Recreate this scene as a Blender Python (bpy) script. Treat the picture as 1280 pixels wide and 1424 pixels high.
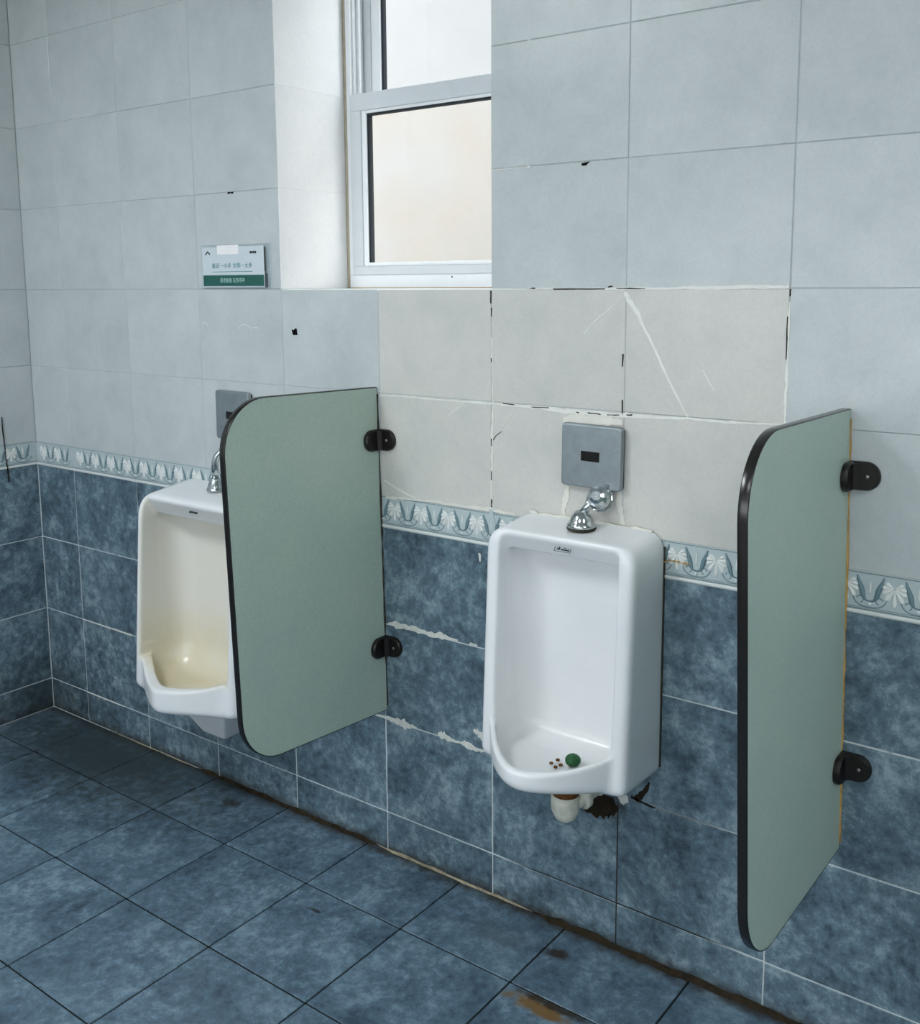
import bpy, bmesh, math, random
import numpy as np
from mathutils import Matrix, Vector

for o in list(bpy.data.objects):
    bpy.data.objects.remove(o, do_unlink=True)
scene = bpy.context.scene
COL = scene.collection
random.seed(7)

# ------------------------------------------------------------------ camera
F_PX, IW, IH = 1421.545, 1280.0, 1424.0
PITCH, YAW, ROLL = 0.14438989869, -0.64455821286, -0.00662372411
CAM = np.array([1.3121898, -1.8636363, 1.4614309])
PPY = -113.1334530
def cam_basis():
    p, y, r = PITCH, YAW, ROLL
    f = np.array([math.sin(y)*math.cos(p), math.cos(y)*math.cos(p), -math.sin(p)])
    rt = np.array([math.cos(y), -math.sin(y), 0.0])
    up = np.cross(rt, f)
    c, s = math.cos(r), math.sin(r)
    return c*rt+s*up, -s*rt+c*up, f
RT, UP, FW = cam_basis()
cd = bpy.data.cameras.new('camera')
cd.sensor_fit = 'VERTICAL'
cd.sensor_height = 24.0
cd.lens = F_PX/IH*24.0
cd.shift_y = PPY/IH
cd.clip_start = 0.02
cam = bpy.data.objects.new('camera', cd)
COL.objects.link(cam)
cam.matrix_world = Matrix(((RT[0], UP[0], -FW[0], CAM[0]), (RT[1], UP[1], -FW[1], CAM[1]),
                           (RT[2], UP[2], -FW[2], CAM[2]), (0, 0, 0, 1)))
scene.camera = cam

# ------------------------------------------------------------------ world, light, exposure
SKY = 5.4
FILL_POWER = 14.0
wd = bpy.data.worlds.new('overcast_sky')
scene.world = wd
wd.use_nodes = True
bg = wd.node_tree.nodes['Background']
bg.inputs[0].default_value = (0.955, 0.985, 1.0, 1)
bg.inputs[1].default_value = SKY
scene.view_settings.view_transform = 'Standard'
scene.view_settings.look = 'None'
scene.view_settings.gamma = 1.0
scene.view_settings.use_curve_mapping = False
scene.view_settings.exposure = 0.0

# ------------------------------------------------------------------ measured layout (metres; wall face at y=0, room towards -y)
W = 0.333
ROWS = [0.0, 0.1052, 0.3591, 0.6117, 0.8617, 0.9404, 1.1951, 1.4459, 1.7025, 1.9582, 2.2163, 2.472, 2.728]
XC = -1.8763                    # left corner
XR = 3.10                       # right wall
YB = -3.30                      # wall behind the camera
ZC = 2.728
WX0, WX1, WZ0, WZ1 = -0.6655, 0.0935, 1.4459, 2.472     # window opening
REVEAL = 0.248
FX0, FW_, FY0, FD = -0.0943, 0.3028, 0.2326, 0.3016
def wp(px, py, y=0.0):
    """measured photo point -> (x, z) on the plane at depth y parallel to the wall"""
    d = RT*((px-IW/2)/F_PX) + UP*(-(py-IH/2-PPY)/F_PX) + FW
    t = (y-CAM[1])/d[1]
    q = CAM+t*d
    return float(q[0]), float(q[2])

# ------------------------------------------------------------------ helpers
def link(o, parent=None):
    COL.objects.link(o)
    if parent is not None:
        o.parent = parent
    return o
def mesh_obj(name, bm, mat, parent=None, smooth=False, loc=None):
    me = bpy.data.meshes.new(name)
    bm.normal_update()
    bm.to_mesh(me)
    bm.free()
    return me_obj(name, me, mat, parent, smooth, loc)
def me_obj(name, me, mat, parent=None, smooth=False, loc=None):
    if mat is not None and not me.materials:
        me.materials.append(mat)
    if smooth:
        me.polygons.foreach_set('use_smooth', [True]*len(me.polygons))
    o = bpy.data.objects.new(name, me)
    if loc is not None:
        o.location = loc
    return link(o, parent)
def empty(name, loc, parent=None):
    o = bpy.data.objects.new(name, None)
    o.location = loc
    o.empty_display_size = 0.05
    return link(o, parent)
def tag(o, label, cat, group=None):
    o['label'] = label
    o['category'] = cat
    if group:
        o['group'] = group
    return o
def structure(o):
    o['kind'] = 'structure'
    return o
def add_box(bm, x0, x1, y0, y1, z0, z1, bev=0.0, seg=2):
    r = bmesh.ops.create_cube(bm, size=1.0)
    for v in r['verts']:
        v.co = Vector((x0+(v.co.x+.5)*(x1-x0), y0+(v.co.y+.5)*(y1-y0), z0+(v.co.z+.5)*(z1-z0)))
    if bev > 0:
        es = list({e for v in r['verts'] for e in v.link_edges})
        bmesh.ops.bevel(bm, geom=es, offset=bev, segments=seg, affect='EDGES', profile=.5)
def box(name, mat, parent, x0, x1, y0, y1, z0, z1, bev=0.0, seg=2, smooth=False):
    bm = bmesh.new()
    add_box(bm, x0, x1, y0, y1, z0, z1, bev, seg)
    return mesh_obj(name, bm, mat, parent, smooth)
def add_prism(bm, poly, axis, a, b):
    """poly: 2D loop; axis 'x' -> (y,z), 'y' -> (x,z), 'z' -> (x,y); extruded a..b"""
    def P(u, w, t):
        return {'x': (t, u, w), 'y': (u, t, w), 'z': (u, w, t)}[axis]
    va = [bm.verts.new(P(u, w, a)) for u, w in poly]
    vb = [bm.verts.new(P(u, w, b)) for u, w in poly]
    n = len(poly)
    f = [bm.faces.new(va), bm.faces.new(vb[::-1])]
    for i in range(n):
        j = (i+1) % n
        f.append(bm.faces.new((va[j], va[i], vb[i], vb[j])))
    bmesh.ops.recalc_face_normals(bm, faces=f)
    return va, vb
def add_lathe(bm, prof, origin=(0, 0, 0), n=24, mat=None):
    """prof: (r, z) list, revolved about z at origin"""
    rings = []
    M = mat or Matrix()
    for r, z in prof:
        ring = []
        for k in range(n):
            a = 2*math.pi*k/n
            ring.append(bm.verts.new(M @ Vector((r*math.cos(a), r*math.sin(a), z)) + Vector(origin)))
        rings.append(ring)
    for a, b in zip(rings, rings[1:]):
        for k in range(n):
            bm.faces.new((a[k], a[(k+1) % n], b[(k+1) % n], b[k]))
    bm.faces.new(rings[0][::-1])
    bm.faces.new(rings[-1])
def add_tube(bm, pts, radii, n=12, flat=1.0, flat_axis=None):
    pts = [Vector(p) for p in pts]
    if not hasattr(radii, '__len__'):
        radii = [radii]*len(pts)
    rings = []
    ref = None
    for i, p in enumerate(pts):
        t = (pts[min(i+1, len(pts)-1)]-pts[max(i-1, 0)]).normalized()
        if ref is None:
            ref = Vector((0, 0, 1)) if abs(t.z) < .9 else Vector((0, 1, 0))
        u = (ref-t*ref.dot(t)).normalized()
        w = t.cross(u)
        ref = u
        ring = []
        for k in range(n):
            a = 2*math.pi*k/n
            q = u*math.cos(a)+w*math.sin(a)
            if flat_axis is not None:
                fa = Vector(flat_axis)
                q = q-fa*q.dot(fa)*(1-flat)
            ring.append(bm.verts.new(p+q*radii[i]))
        rings.append(ring)
    for a, b in zip(rings, rings[1:]):
        for k in range(n):
            bm.faces.new((a[k], a[(k+1) % n], b[(k+1) % n], b[k]))
    bm.faces.new(rings[0][::-1])
    bm.faces.new(rings[-1])
def round_poly(corners, radii, n=10):
    """corners: CCW or CW 2D loop; radii per corner -> filleted loop"""
    out = []
    m = len(corners)
    for i in range(m):
        p = Vector(corners[i]); a = Vector(corners[i-1]); b = Vector(corners[(i+1) % m])
        r = radii[i]
        if r <= 0:
            out.append(tuple(p)); continue
        da = (a-p).normalized(); db = (b-p).normalized()
        half = math.acos(max(-1, min(1, da.dot(db))))/2
        L = r/math.tan(half)
        c = p+(da+db).normalized()*(r/math.sin(half))
        s = p+da*L; e = p+db*L
        a0 = math.atan2(s.y-c.y, s.x-c.x); a1 = math.atan2(e.y-c.y, e.x-c.x)
        d = (a1-a0+math.pi) % (2*math.pi)-math.pi
        for k in range(n+1):
            t = a0+d*k/n
            out.append((c.x+r*math.cos(t), c.y+r*math.sin(t)))
    return out

# ------------------------------------------------------------------ materials
def srgb(r, g, b):
    f = lambda c: ((c/255)/12.92 if c/255 <= .04045 else ((c/255+.055)/1.055)**2.4)
    return (f(r), f(g), f(b), 1)
class NT:
    def __init__(s, name):
        s.m = bpy.data.materials.new(name)
        s.m.use_nodes = True
        s.t = s.m.node_tree
        s.b = s.t.nodes['Principled BSDF']
    def n(s, kind, **kw):
        nd = s.t.nodes.new(kind)
        for k, v in kw.items():
            setattr(nd, k, v)
        return nd
    def l(s, a, b):
        s.t.links.new(a, b)
    def noise(s, vec, scale, detail=4, rough=.6, dist=0):
        nd = s.n('ShaderNodeTexNoise')
        nd.inputs['Scale'].default_value = scale
        nd.inputs['Detail'].default_value = detail
        nd.inputs['Roughness'].default_value = rough
        nd.inputs['Distortion'].default_value = dist
        if vec is not None:
            s.l(vec, nd.inputs['Vector'])
        return nd.outputs['Fac']
    def ramp(s, fac, stops):
        nd = s.n('ShaderNodeValToRGB')
        e = nd.color_ramp.elements
        while len(e) < len(stops):
            e.new(.5)
        for i, (p, c) in enumerate(stops):
            e[i].position = p
            e[i].color = c if len(c) == 4 else (*c, 1)
        s.l(fac, nd.inputs[0])
        return nd.outputs[0]
    def mix(s, fac, a, b, mode='MIX'):
        nd = s.n('ShaderNodeMix', data_type='RGBA', blend_type=mode)
        for sock, v in ((nd.inputs[0], fac), (nd.inputs[6], a), (nd.inputs[7], b)):
            if hasattr(v, 'links'):
                s.l(v, sock)
            else:
                sock.default_value = v
        return nd.outputs[2]
    def math(s, op, a, b=0.0, c=None, clamp=False):
        nd = s.n('ShaderNodeMath', operation=op, use_clamp=clamp)
        for i, v in enumerate((a, b) if c is None else (a, b, c)):
            if hasattr(v, 'links'):
                s.l(v, nd.inputs[i])
            else:
                nd.inputs[i].default_value = v
        return nd.outputs[0]
    def remap(s, v, a, b, c=0.0, d=1.0):
        nd = s.n('ShaderNodeMapRange', interpolation_type='SMOOTHSTEP')
        s.l(v, nd.inputs[0])
        for i, q in enumerate((a, b, c, d)):
            nd.inputs[i+1].default_value = q
        return nd.outputs[0]
    def pos(s):
        return s.n('ShaderNodeNewGeometry').outputs['Position']
    def xyz(s, v):
        nd = s.n('ShaderNodeSeparateXYZ')
        s.l(v, nd.inputs[0])
        return nd.outputs
    def objvec(s):
        """object coordinates shifted by a random offset for each object"""
        tc = s.n('ShaderNodeTexCoord').outputs['Object']
        oi = s.n('ShaderNodeObjectInfo').outputs['Random']
        mul = s.n('ShaderNodeVectorMath', operation='SCALE')
        mul.inputs[0].default_value = (37.0, 91.0, 53.0)
        s.l(oi, mul.inputs['Scale'])
        ad = s.n('ShaderNodeVectorMath', operation='ADD')
        s.l(tc, ad.inputs[0]); s.l(mul.outputs[0], ad.inputs[1])
        return ad.outputs[0], oi
    def bump(s, h, strength, dist=.001):
        nd = s.n('ShaderNodeBump')
        nd.inputs['Strength'].default_value = strength
        nd.inputs['Distance'].default_value = dist
        s.l(h, nd.inputs['Height'])
        s.l(nd.outputs[0], s.b.inputs['Normal'])
    def color(s, c):
        if hasattr(c, 'links'):
            s.l(c, s.b.inputs['Base Color'])
        else:
            s.b.inputs['Base Color'].default_value = c
    def set(s, rough=.5, metal=0.0, spec=.5, **kw):
        s.b.inputs['Roughness'].default_value = rough
        s.b.inputs['Metallic'].default_value = metal
        s.b.inputs['Specular IOR Level'].default_value = spec
        for k, v in kw.items():
            s.b.inputs[k].default_value = v
        return s.m
def plain(name, c, rough=.5, metal=0.0, spec=.5, var=0.06, scale=30, **kw):
    t = NT(name)
    v, _ = t.objvec()
    f = t.noise(v, scale, 5, .65)
    a = tuple(x*(1-var) for x in c[:3])+(1,)
    b = tuple(min(1, x*(1+var)) for x in c[:3])+(1,)
    t.color(t.ramp(f, [(.3, a), (.7, b)]))
    return t.set(rough, metal, spec, **kw)

def light_tile(name, lo, mid, hi):
    t = NT(name)
    v, rnd = t.objvec()
    a = t.noise(v, 7, 7, .68, .3)
    b = t.noise(v, 170, 3, .7)
    c = t.ramp(a, [(.3, lo), (.5, mid), (.72, hi)])
    c = t.mix(t.math('MULTIPLY', t.remap(b, .35, .75), .18), c, tuple(x*.72 for x in lo[:3])+(1,))
    c = t.mix(.5, c, t.ramp(rnd, [(0, (.93, .93, .93, 1)), (1, (1, 1, 1, 1))]), 'MULTIPLY')
    t.color(c)
    t.bump(b, .08, .0006)
    return t.set(.33, 0, .42)
M_LIGHT = light_tile('pale_tile_glaze', srgb(176, 183, 184), srgb(186, 192, 193), srgb(195, 200, 200))
M_WARM = light_tile('warm_grey_tile_glaze', srgb(192, 192, 188), srgb(201, 200, 195), srgb(208, 206, 200))
M_JAMB = light_tile('window_reveal_glaze', srgb(236, 238, 240), srgb(240, 241, 242), srgb(244, 244, 244))

def dark_tile(name, floor=False):
    t = NT(name)
    v, rnd = t.objvec()
    a = t.noise(v, 9 if not floor else 8, 9, .74, .25)
    b = t.noise(v, 45, 6, .75)
    m = t.math('ADD', t.math('MULTIPLY', a, .58), t.math('MULTIPLY', b, .42))
    if floor:
        c = t.ramp(m, [(.38, srgb(54, 71, 86)), (.5, srgb(84, 106, 122)), (.62, srgb(122, 145, 160))])
    else:
        c = t.ramp(m, [(.385, srgb(56, 72, 83)), (.5, srgb(91, 112, 125)), (.615, srgb(140, 161, 170))])
    p = t.pos()
    x, y, z = t.xyz(p)
    wob = t.noise(p, 34, 5, .6)
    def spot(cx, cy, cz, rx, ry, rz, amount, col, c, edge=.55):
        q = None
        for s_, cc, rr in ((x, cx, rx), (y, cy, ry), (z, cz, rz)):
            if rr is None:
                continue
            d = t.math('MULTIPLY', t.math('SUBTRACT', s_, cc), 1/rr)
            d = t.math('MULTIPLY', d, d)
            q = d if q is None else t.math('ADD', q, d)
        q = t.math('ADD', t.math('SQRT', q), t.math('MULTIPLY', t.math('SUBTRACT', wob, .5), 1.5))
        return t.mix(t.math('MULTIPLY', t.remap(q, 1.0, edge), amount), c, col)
    brown = srgb(44, 34, 20)
    rust = srgb(112, 84, 40)
    if floor:
        # damp grime along the foot of the wall, rust by one joint, a few spots, painted corner shade
        g = t.math('ADD', y, t.math('MULTIPLY', t.math('SUBTRACT', wob, .5), .07))
        c = t.mix(t.math('MULTIPLY', t.remap(g, -.045, .0), .85), c, brown)
        c = spot(.243, -.098, 0, .042, .026, None, .95, brown, c, .3)
        c = spot(-.852, -.079, 0, .045, .026, None, .85, brown, c, .3)
        c = spot(.30, -.262, 0, .10, .030, None, .95, rust, c, .35)
        c = spot(.33, -.243, 0, .13, .016, None, .95, brown, c, .35)
        c = spot(-.30, -.30, 0, .03, .008, None, .8, brown, c, .3)
        c = spot(-1.40, -.12, 0, .85, .38, None, .88, srgb(40, 46, 44), c, .1)  # broad left-corner darkening: grime plus light falloff painted into the colour
        c = spot(.10, -.12, 0, .14, .05, None, .5, srgb(52, 60, 66), c, .1)
    else:
        g = t.math('ADD', z, t.math('MULTIPLY', t.math('SUBTRACT', wob, .5), .05))
        c = t.mix(t.math('MULTIPLY', t.remap(g, .035, .0), .7), c, brown)
        c = spot(.315, 0, .325, .05, None, .045, .6, srgb(52, 42, 34), c, .2)
        c = spot(-1.876, -.05, .03, .42, .35, .24, .7, srgb(40, 48, 48), c, .1)  # low left corner of the walls: grime and shade painted together
    t.color(c)
    t.bump(m, .12, .0015)
    return t.set(.42 if not floor else .40, 0, .35 if not floor else .45)
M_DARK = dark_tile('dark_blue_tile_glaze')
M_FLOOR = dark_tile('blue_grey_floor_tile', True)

def grout_mat():
    t = NT('wall_grout')
    p = t.pos()
    x, y, z = t.xyz(p)
    n = t.noise(p, 30, 4, .6)
    light = t.ramp(n, [(.3, srgb(176, 186, 190)), (.7, srgb(206, 211, 211))])
    c = t.mix(t.remap(n, .58, .72), light, srgb(140, 150, 154))
    # blackened joints low on the wall beside and under the near urinal
    zz = t.math('MULTIPLY', t.remap(z, .40, .33), t.math('MULTIPLY', t.remap(x, .02, .12), t.remap(x, .64, .52)))
    c = t.mix(t.math('MULTIPLY', zz, .95), c, srgb(30, 27, 24))
    up = t.remap(z, .93, .95)
    c = t.mix(t.math('MULTIPLY', up, .7), c, srgb(160, 166, 168))
    t.color(c)
    return t.set(.9, 0, .1)
M_GROUT = grout_mat()
M_FGROUT = plain('floor_grout', srgb(30, 32, 32), .9, spec=.1, var=.4)
M_PATCH = plain('white_grout_filler', srgb(206, 208, 202), .85, spec=.2, var=.12, scale=90)
M_CRACKW = plain('white_crack_filler', srgb(222, 222, 216), .8, spec=.2, var=.06, scale=60)
M_GAP = plain('open_joint_dirt', srgb(44, 42, 38), .9, spec=.1, var=.4, scale=80)
M_HOLE = plain('black_hole', srgb(12, 12, 12), .9, spec=.05)
M_GRIME = plain('brown_joint_grime', srgb(40, 32, 20), .8, spec=.2, var=.5, scale=40)
M_CREAMJ = plain('cream_joint', srgb(150, 142, 122), .9, spec=.1, var=.3, scale=60)
M_BORDER = plain('border_tile_glaze', srgb(176, 189, 191), .35, spec=.4, var=.05)
M_PETAL = plain('border_relief_pale', srgb(218, 221, 219), .4, spec=.4, var=.04)
M_LEAF = plain('border_relief_blue_grey', srgb(102, 128, 136), .4, spec=.4, var=.12, scale=120)
M_SCROLL = plain('border_relief_scroll', srgb(122, 142, 148), .4, spec=.4, var=.06)
M_PANEL_T = NT('pale_green_laminate')
_v, _r = M_PANEL_T.objvec()
_f = M_PANEL_T.noise(_v, 260, 3, .7)
_g = M_PANEL_T.noise(_v, 5, 4, .6)
_c = M_PANEL_T.ramp(_f, [(.3, srgb(158, 178, 167)), (.7, srgb(182, 200, 187))])
M_PANEL_T.color(M_PANEL_T.mix(.3, _c, M_PANEL_T.ramp(_g, [(.3, srgb(160, 182, 173)), (.7, srgb(184, 198, 182))])))
M_PANEL = M_PANEL_T.set(.42, 0, .4)
M_EDGE = plain('black_edge_band', srgb(22, 18, 17), .22, spec=.5, var=.2)
M_BLACK = plain('black_plastic', srgb(20, 15, 13), .38, spec=.45, var=.2)
M_SCREW = plain('steel_screw', srgb(150, 150, 150), .35, 1.0)
M_CHROME = NT('worn_chrome')
_v, _r = M_CHROME.objvec()
_f = M_CHROME.noise(_v, 60, 5, .7)
M_CHROME.color(M_CHROME.ramp(_f, [(.3, srgb(150, 160, 164)), (.75, srgb(225, 228, 228))]))
M_CHROME = M_CHROME.set(.14, 1.0)
M_STEEL = plain('brushed_steel', srgb(150, 158, 162), .45, .8, var=.1, scale=45)
M_GLASSBLK = plain('sensor_window', srgb(14, 10, 10), .12, spec=.5, var=.1)
M_PVC = plain('grimy_white_plastic', srgb(214, 214, 200), .4, spec=.4, var=.14, scale=50)
M_RUST = plain('rust_ring', srgb(96, 62, 30), .8, spec=.2, var=.4, scale=90)
M_OCHRE = plain('yellowed_sealant', srgb(176, 142, 82), .7, spec=.2, var=.3, scale=40)
M_SEALD = plain('blackened_sealant', srgb(58, 56, 48), .8, spec=.2, var=.5, scale=40)
M_SEALW = plain('cream_sealant', srgb(218, 216, 208), .6, spec=.3, var=.06, scale=40)
M_FRAME = plain('white_window_plastic', srgb(230, 233, 235), .4, spec=.4, var=.02)
M_FRAMEG = plain('grey_window_profile', srgb(204, 209, 212), .4, spec=.4, var=.03)
M_GASKET = plain('dark_gasket', srgb(40, 46, 52), .7, spec=.2)
M_CAULK = plain('yellowed_caulk', srgb(176, 168, 148), .8, spec=.2, var=.18, scale=25)
M_PLASTER = plain('white_plaster', srgb(224, 224, 222), .9, spec=.1, var=.03, scale=6)
M_FACADE = plain('pale_facade_render', srgb(139, 139, 139), .9, spec=.1, var=.03, scale=1.5)
M_GROUND = plain('outside_paving', srgb(170, 168, 160), .9, spec=.1, var=.1, scale=2)
def ceramic(name, stained):
    t = NT(name)
    v, _ = t.objvec()
    n = t.noise(v, 9, 5, .6)
    base = t.ramp(n, [(.3, srgb(224, 226, 229)), (.7, srgb(230, 231, 232))])
    at = t.n('ShaderNodeAttribute', attribute_name='stain')
    f = t.math('MULTIPLY', at.outputs['Fac'], t.remap(n, .2, .65, .65, 1.0))
    if stained:
        c = t.mix(f, base, srgb(212, 202, 172))
    else:
        c = t.mix(t.math('MULTIPLY', f, .12), base, srgb(214, 212, 196))
    t.color(c)
    return t.set(.24, 0, .45, **{'Coat Weight': .1, 'Coat Roughness': .12})
M_CER = ceramic('white_glazed_ceramic', False)
M_CERY = ceramic('yellowed_glazed_ceramic', True)
M_INK = plain('black_print', srgb(28, 32, 34), .6, spec=.2)
M_GREEN = plain('green_deodorant', srgb(34, 84, 48), .6, spec=.3, var=.3, scale=120)
M_TEAL = plain('teal_print', srgb(84, 140, 146), .6, spec=.2)
M_BAR = plain('dark_green_print', srgb(34, 88, 80), .5, spec=.3, var=.06)
M_CARD = plain('printed_card', srgb(194, 203, 208), .6, spec=.2, var=.02)
M_WPRINT = plain('pale_print', srgb(170, 200, 196), .6, spec=.2)
M_STICK = plain('white_sticker', srgb(232, 230, 230), .6, spec=.2, var=.02)
def acrylic():
    t = NT('clear_acrylic')
    tr = t.n('ShaderNodeBsdfTransparent'); tr.inputs[0].default_value = (.93, .96, .97, 1)
    gl = t.n('ShaderNodeBsdfGlossy'); gl.inputs['Roughness'].default_value = .08
    mx = t.n('ShaderNodeMixShader'); mx.inputs[0].default_value = .06
    t.l(tr.outputs[0], mx.inputs[1]); t.l(gl.outputs[0], mx.inputs[2])
    t.l(mx.outputs[0], t.t.nodes['Material Output'].inputs['Surface'])
    return t.m
M_ACRYL = acrylic()
def pane_mat(name, a, b):
    t = NT(name)
    v, _ = t.objvec()
    n = t.noise(v, 3.5, 4, .55)
    tr = t.n('ShaderNodeBsdfTransparent')
    t.l(t.ramp(n, [(.35, a), (.65, b)]), tr.inputs[0])
    gl = t.n('ShaderNodeBsdfGlossy'); gl.inputs['Roughness'].default_value = .05
    mx = t.n('ShaderNodeMixShader'); mx.inputs[0].default_value = .04
    t.l(tr.outputs[0], mx.inputs[1]); t.l(gl.outputs[0], mx.inputs[2])
    t.l(mx.outputs[0], t.t.nodes['Material Output'].inputs['Surface'])
    return t.m
M_PANE_UP = pane_mat('clear_pane', (.93, .94, .95, 1), (.95, .96, .96, 1))
M_PANE_LO = pane_mat('dusty_pane', (.95, .915, .865, 1), (.955, .95, .94, 1))

# ------------------------------------------------------------------ room shell
bm = bmesh.new()
G = 0.0013                       # grout lies this far behind the tile faces
add_box(bm, XC-.3, XR+.3, G, .34, -.10, WZ0-.006)
add_box(bm, XC-.3, XR+.3, G, .34, WZ1+.006, ZC+.1)
add_box(bm, XC-.3, WX0-.006, G, .34, WZ0-.006, WZ1+.006)
add_box(bm, WX1+.006, XR+.3, G, .34, WZ0-.006, WZ1+.006)
wall_back = structure(mesh_obj('wall_back', bm, M_GROUT))
wall_left = structure(box('wall_left', M_GROUT, None, XC-.3, XC-G, YB-.3, G, -.1, ZC+.1))
wall_right = structure(box('wall_right', M_PLASTER, None, XR, XR+.3, YB-.3, G, -.1, ZC+.1))
BX0, BX1, BZ0, BZ1 = -1.30, 2.75, 1.00, 1.95      # wide unseen window, added behind the camera as fill light
bm = bmesh.new()
add_box(bm, XC-.3, XR+.3, YB-.3, YB, -.1, BZ0)
add_box(bm, XC-.3, XR+.3, YB-.3, YB, BZ1, ZC+.1)
add_box(bm, XC-.3, BX0, YB-.3, YB, BZ0, BZ1)
add_box(bm, BX1, XR+.3, YB-.3, YB, BZ0, BZ1)
wall_front = structure(mesh_obj('wall_front', bm, M_PLASTER))
floor = structure(box('floor', M_FGROUT, None, XC-.01, XR+.01, YB-.01, .01, -.12, -.0025))
ceiling = structure(box('ceiling', M_PLASTER, None, XC-.3, XR+.3, YB-.3, .34, ZC, ZC+.15))

tile_cache = {}
def tile_mesh(w, h, mat, t=.006, bev=.0012):
    key = (round(w, 3), round(h, 3), mat.name)
    if key not in tile_cache:
        bm = bmesh.new()
        add_box(bm, -w/2, w/2, 0, t, -h/2, h/2, bev, 1)
        me = bpy.data.meshes.new('tile')
        bm.normal_update(); bm.to_mesh(me); bm.free()
        me.materials.append(mat)
        tile_cache[key] = me
    return tile_cache[key]
def place_tile(parent, x0, x1, z0, z1, mat, gap, facing='back', name='tile'):
    me = tile_mesh(x1-x0-gap, z1-z0-gap, mat)
    o = bpy.data.objects.new(name, me)
    j = random.uniform(-.0005, .0004)
    if facing == 'back':
        o.location = ((x0+x1)/2, j, (z0+z1)/2)
        o.rotation_euler = (random.uniform(-.0016, .0016), 0, random.uniform(-.0016, .0016))
    elif facing == 'left':       # on the left wall; x0,x1 are distances out from the corner
        o.location = (XC+j, -(x0+x1)/2, (z0+z1)/2)
        o.rotation_euler = (0, 0, math.pi/2)
    elif facing == 'floor':      # x0,x1 along x; z0,z1 along y
        o.location = ((x0+x1)/2, (z0+z1)/2, j*.6)
        o.rotation_euler = (-math.pi/2, 0, 0)
    return link(o, parent)

# relief motifs of the border, shared meshes
def palmette_mesh():
    bm = bmesh.new()
    for ang, L, wd_ in ((-90, .033, .0048), (-122, .026, .0050), (-58, .026, .0050), (-152, .0215, .0050), (-28, .0215, .0050), (-180, .019, .0046), (0, .019, .0046), (150, .016, .0042), (30, .016, .0042)):
        a = math.radians(ang)
        c = Vector((math.cos(a), 0, math.sin(a)))
        s = Vector((-math.sin(a), 0, math.cos(a)))
        base = Vector((0, 0, .011))
        rows = []
        for i in range(5):
            u = (0, .35, .7, .9, 1.0)[i]
            hw = wd_*(.22, .55, 1.0, .85, .3)[i]
            ctr = base+c*(.002+L*u)
            rows.append([bm.verts.new(ctr+s*hw*k+Vector((0, -.0040*(1-k*k)*(.4, .7, 1, .8, .3)[i], 0))) for k in (-1, -.5, 0, .5, 1)])
        for p, q in zip(rows, rows[1:]):
            for k in range(4):
                bm.faces.new((p[k], p[k+1], q[k+1], q[k]))
    bmesh.ops.recalc_face_normals(bm, faces=bm.faces)
    me = bpy.data.meshes.new('palmette'); bm.to_mesh(me); bm.free()
    me.materials.append(M_PETAL)
    me.polygons.foreach_set('use_smooth', [True]*len(me.polygons))
    return me
P4 = W/4
def swag_mesh():
    bm = bmesh.new()
    for s in (-1, 1):
        pts, rad = [], []
        for i in range(9):
            u = i/8
            x = s*(.0158*math.sin(u*math.pi*.5)**.55+.0075*max(0, u-.66)/.34)
            z = -.0180+.046*u**1.75
            pts.append((x, -.0006, z))
            rad.append(.0013+.0036*math.sin(math.pi*min(1, u*1.02)**1.4)**1.1)
        add_tube(bm, pts, rad, 6, .5, (0, 1, 0))
    bmesh.ops.recalc_face_normals(bm, faces=bm.faces)
    me = bpy.data.meshes.new('leaf_swag'); bm.to_mesh(me); bm.free()
    me.materials.append(M_LEAF)
    me.polygons.foreach_set('use_smooth', [True]*len(me.polygons))
    return me
def scroll_mesh():
    bm = bmesh.new()
    for s in (-1, 1):
        pts = []
        for i in range(9):
            a = -math.pi/2+s*i/8*math.pi*.62
            pts.append((.030*math.sin(s*i/8*1.35), -.0002, -.0295+.017*(i/8)**2.4))
        add_tube(bm, pts, .0013, 5, .8, (0, 1, 0))
        pts = [(s*(.017+.006*math.cos(a)), -.0002, -.0165+.0065*math.sin(a)) for a in [math.pi*(.1+.22*k) for k in range(7)]]
        add_tube(bm, pts, .0011, 5, .8, (0, 1, 0))
    bmesh.ops.recalc_face_normals(bm, faces=bm.faces)
    me = bpy.data.meshes.new('scroll'); bm.to_mesh(me); bm.free()
    me.materials.append(M_SCROLL)
    me.polygons.foreach_set('use_smooth', [True]*len(me.polygons))
    return me
def bud_mesh():
    bm = bmesh.new()
    add_lathe(bm, [(.0001, -.0022), (.0026, -.0012), (.0034, .0), (.0026, .0022), (.0001, .003)], (0, -.0005, -.0235), 8)
    pts = [(0, -.0004, -.006+.026*k/4) for k in range(5)]
    add_tube(bm, pts, [.0006, .0020, .0023, .0016, .0005], 6, .6, (0, 1, 0))
    bmesh.ops.recalc_face_normals(bm, faces=bm.faces)
    me = bpy.data.meshes.new('bud'); bm.to_mesh(me); bm.free()
    me.materials.append(M_PETAL)
    me.polygons.foreach_set('use_smooth', [True]*len(me.polygons))
    return me
ME_PAL, ME_SWAG, ME_SCROLL, ME_BUD = palmette_mesh(), swag_mesh(), scroll_mesh(), bud_mesh()
molding_cache = {}
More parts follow.
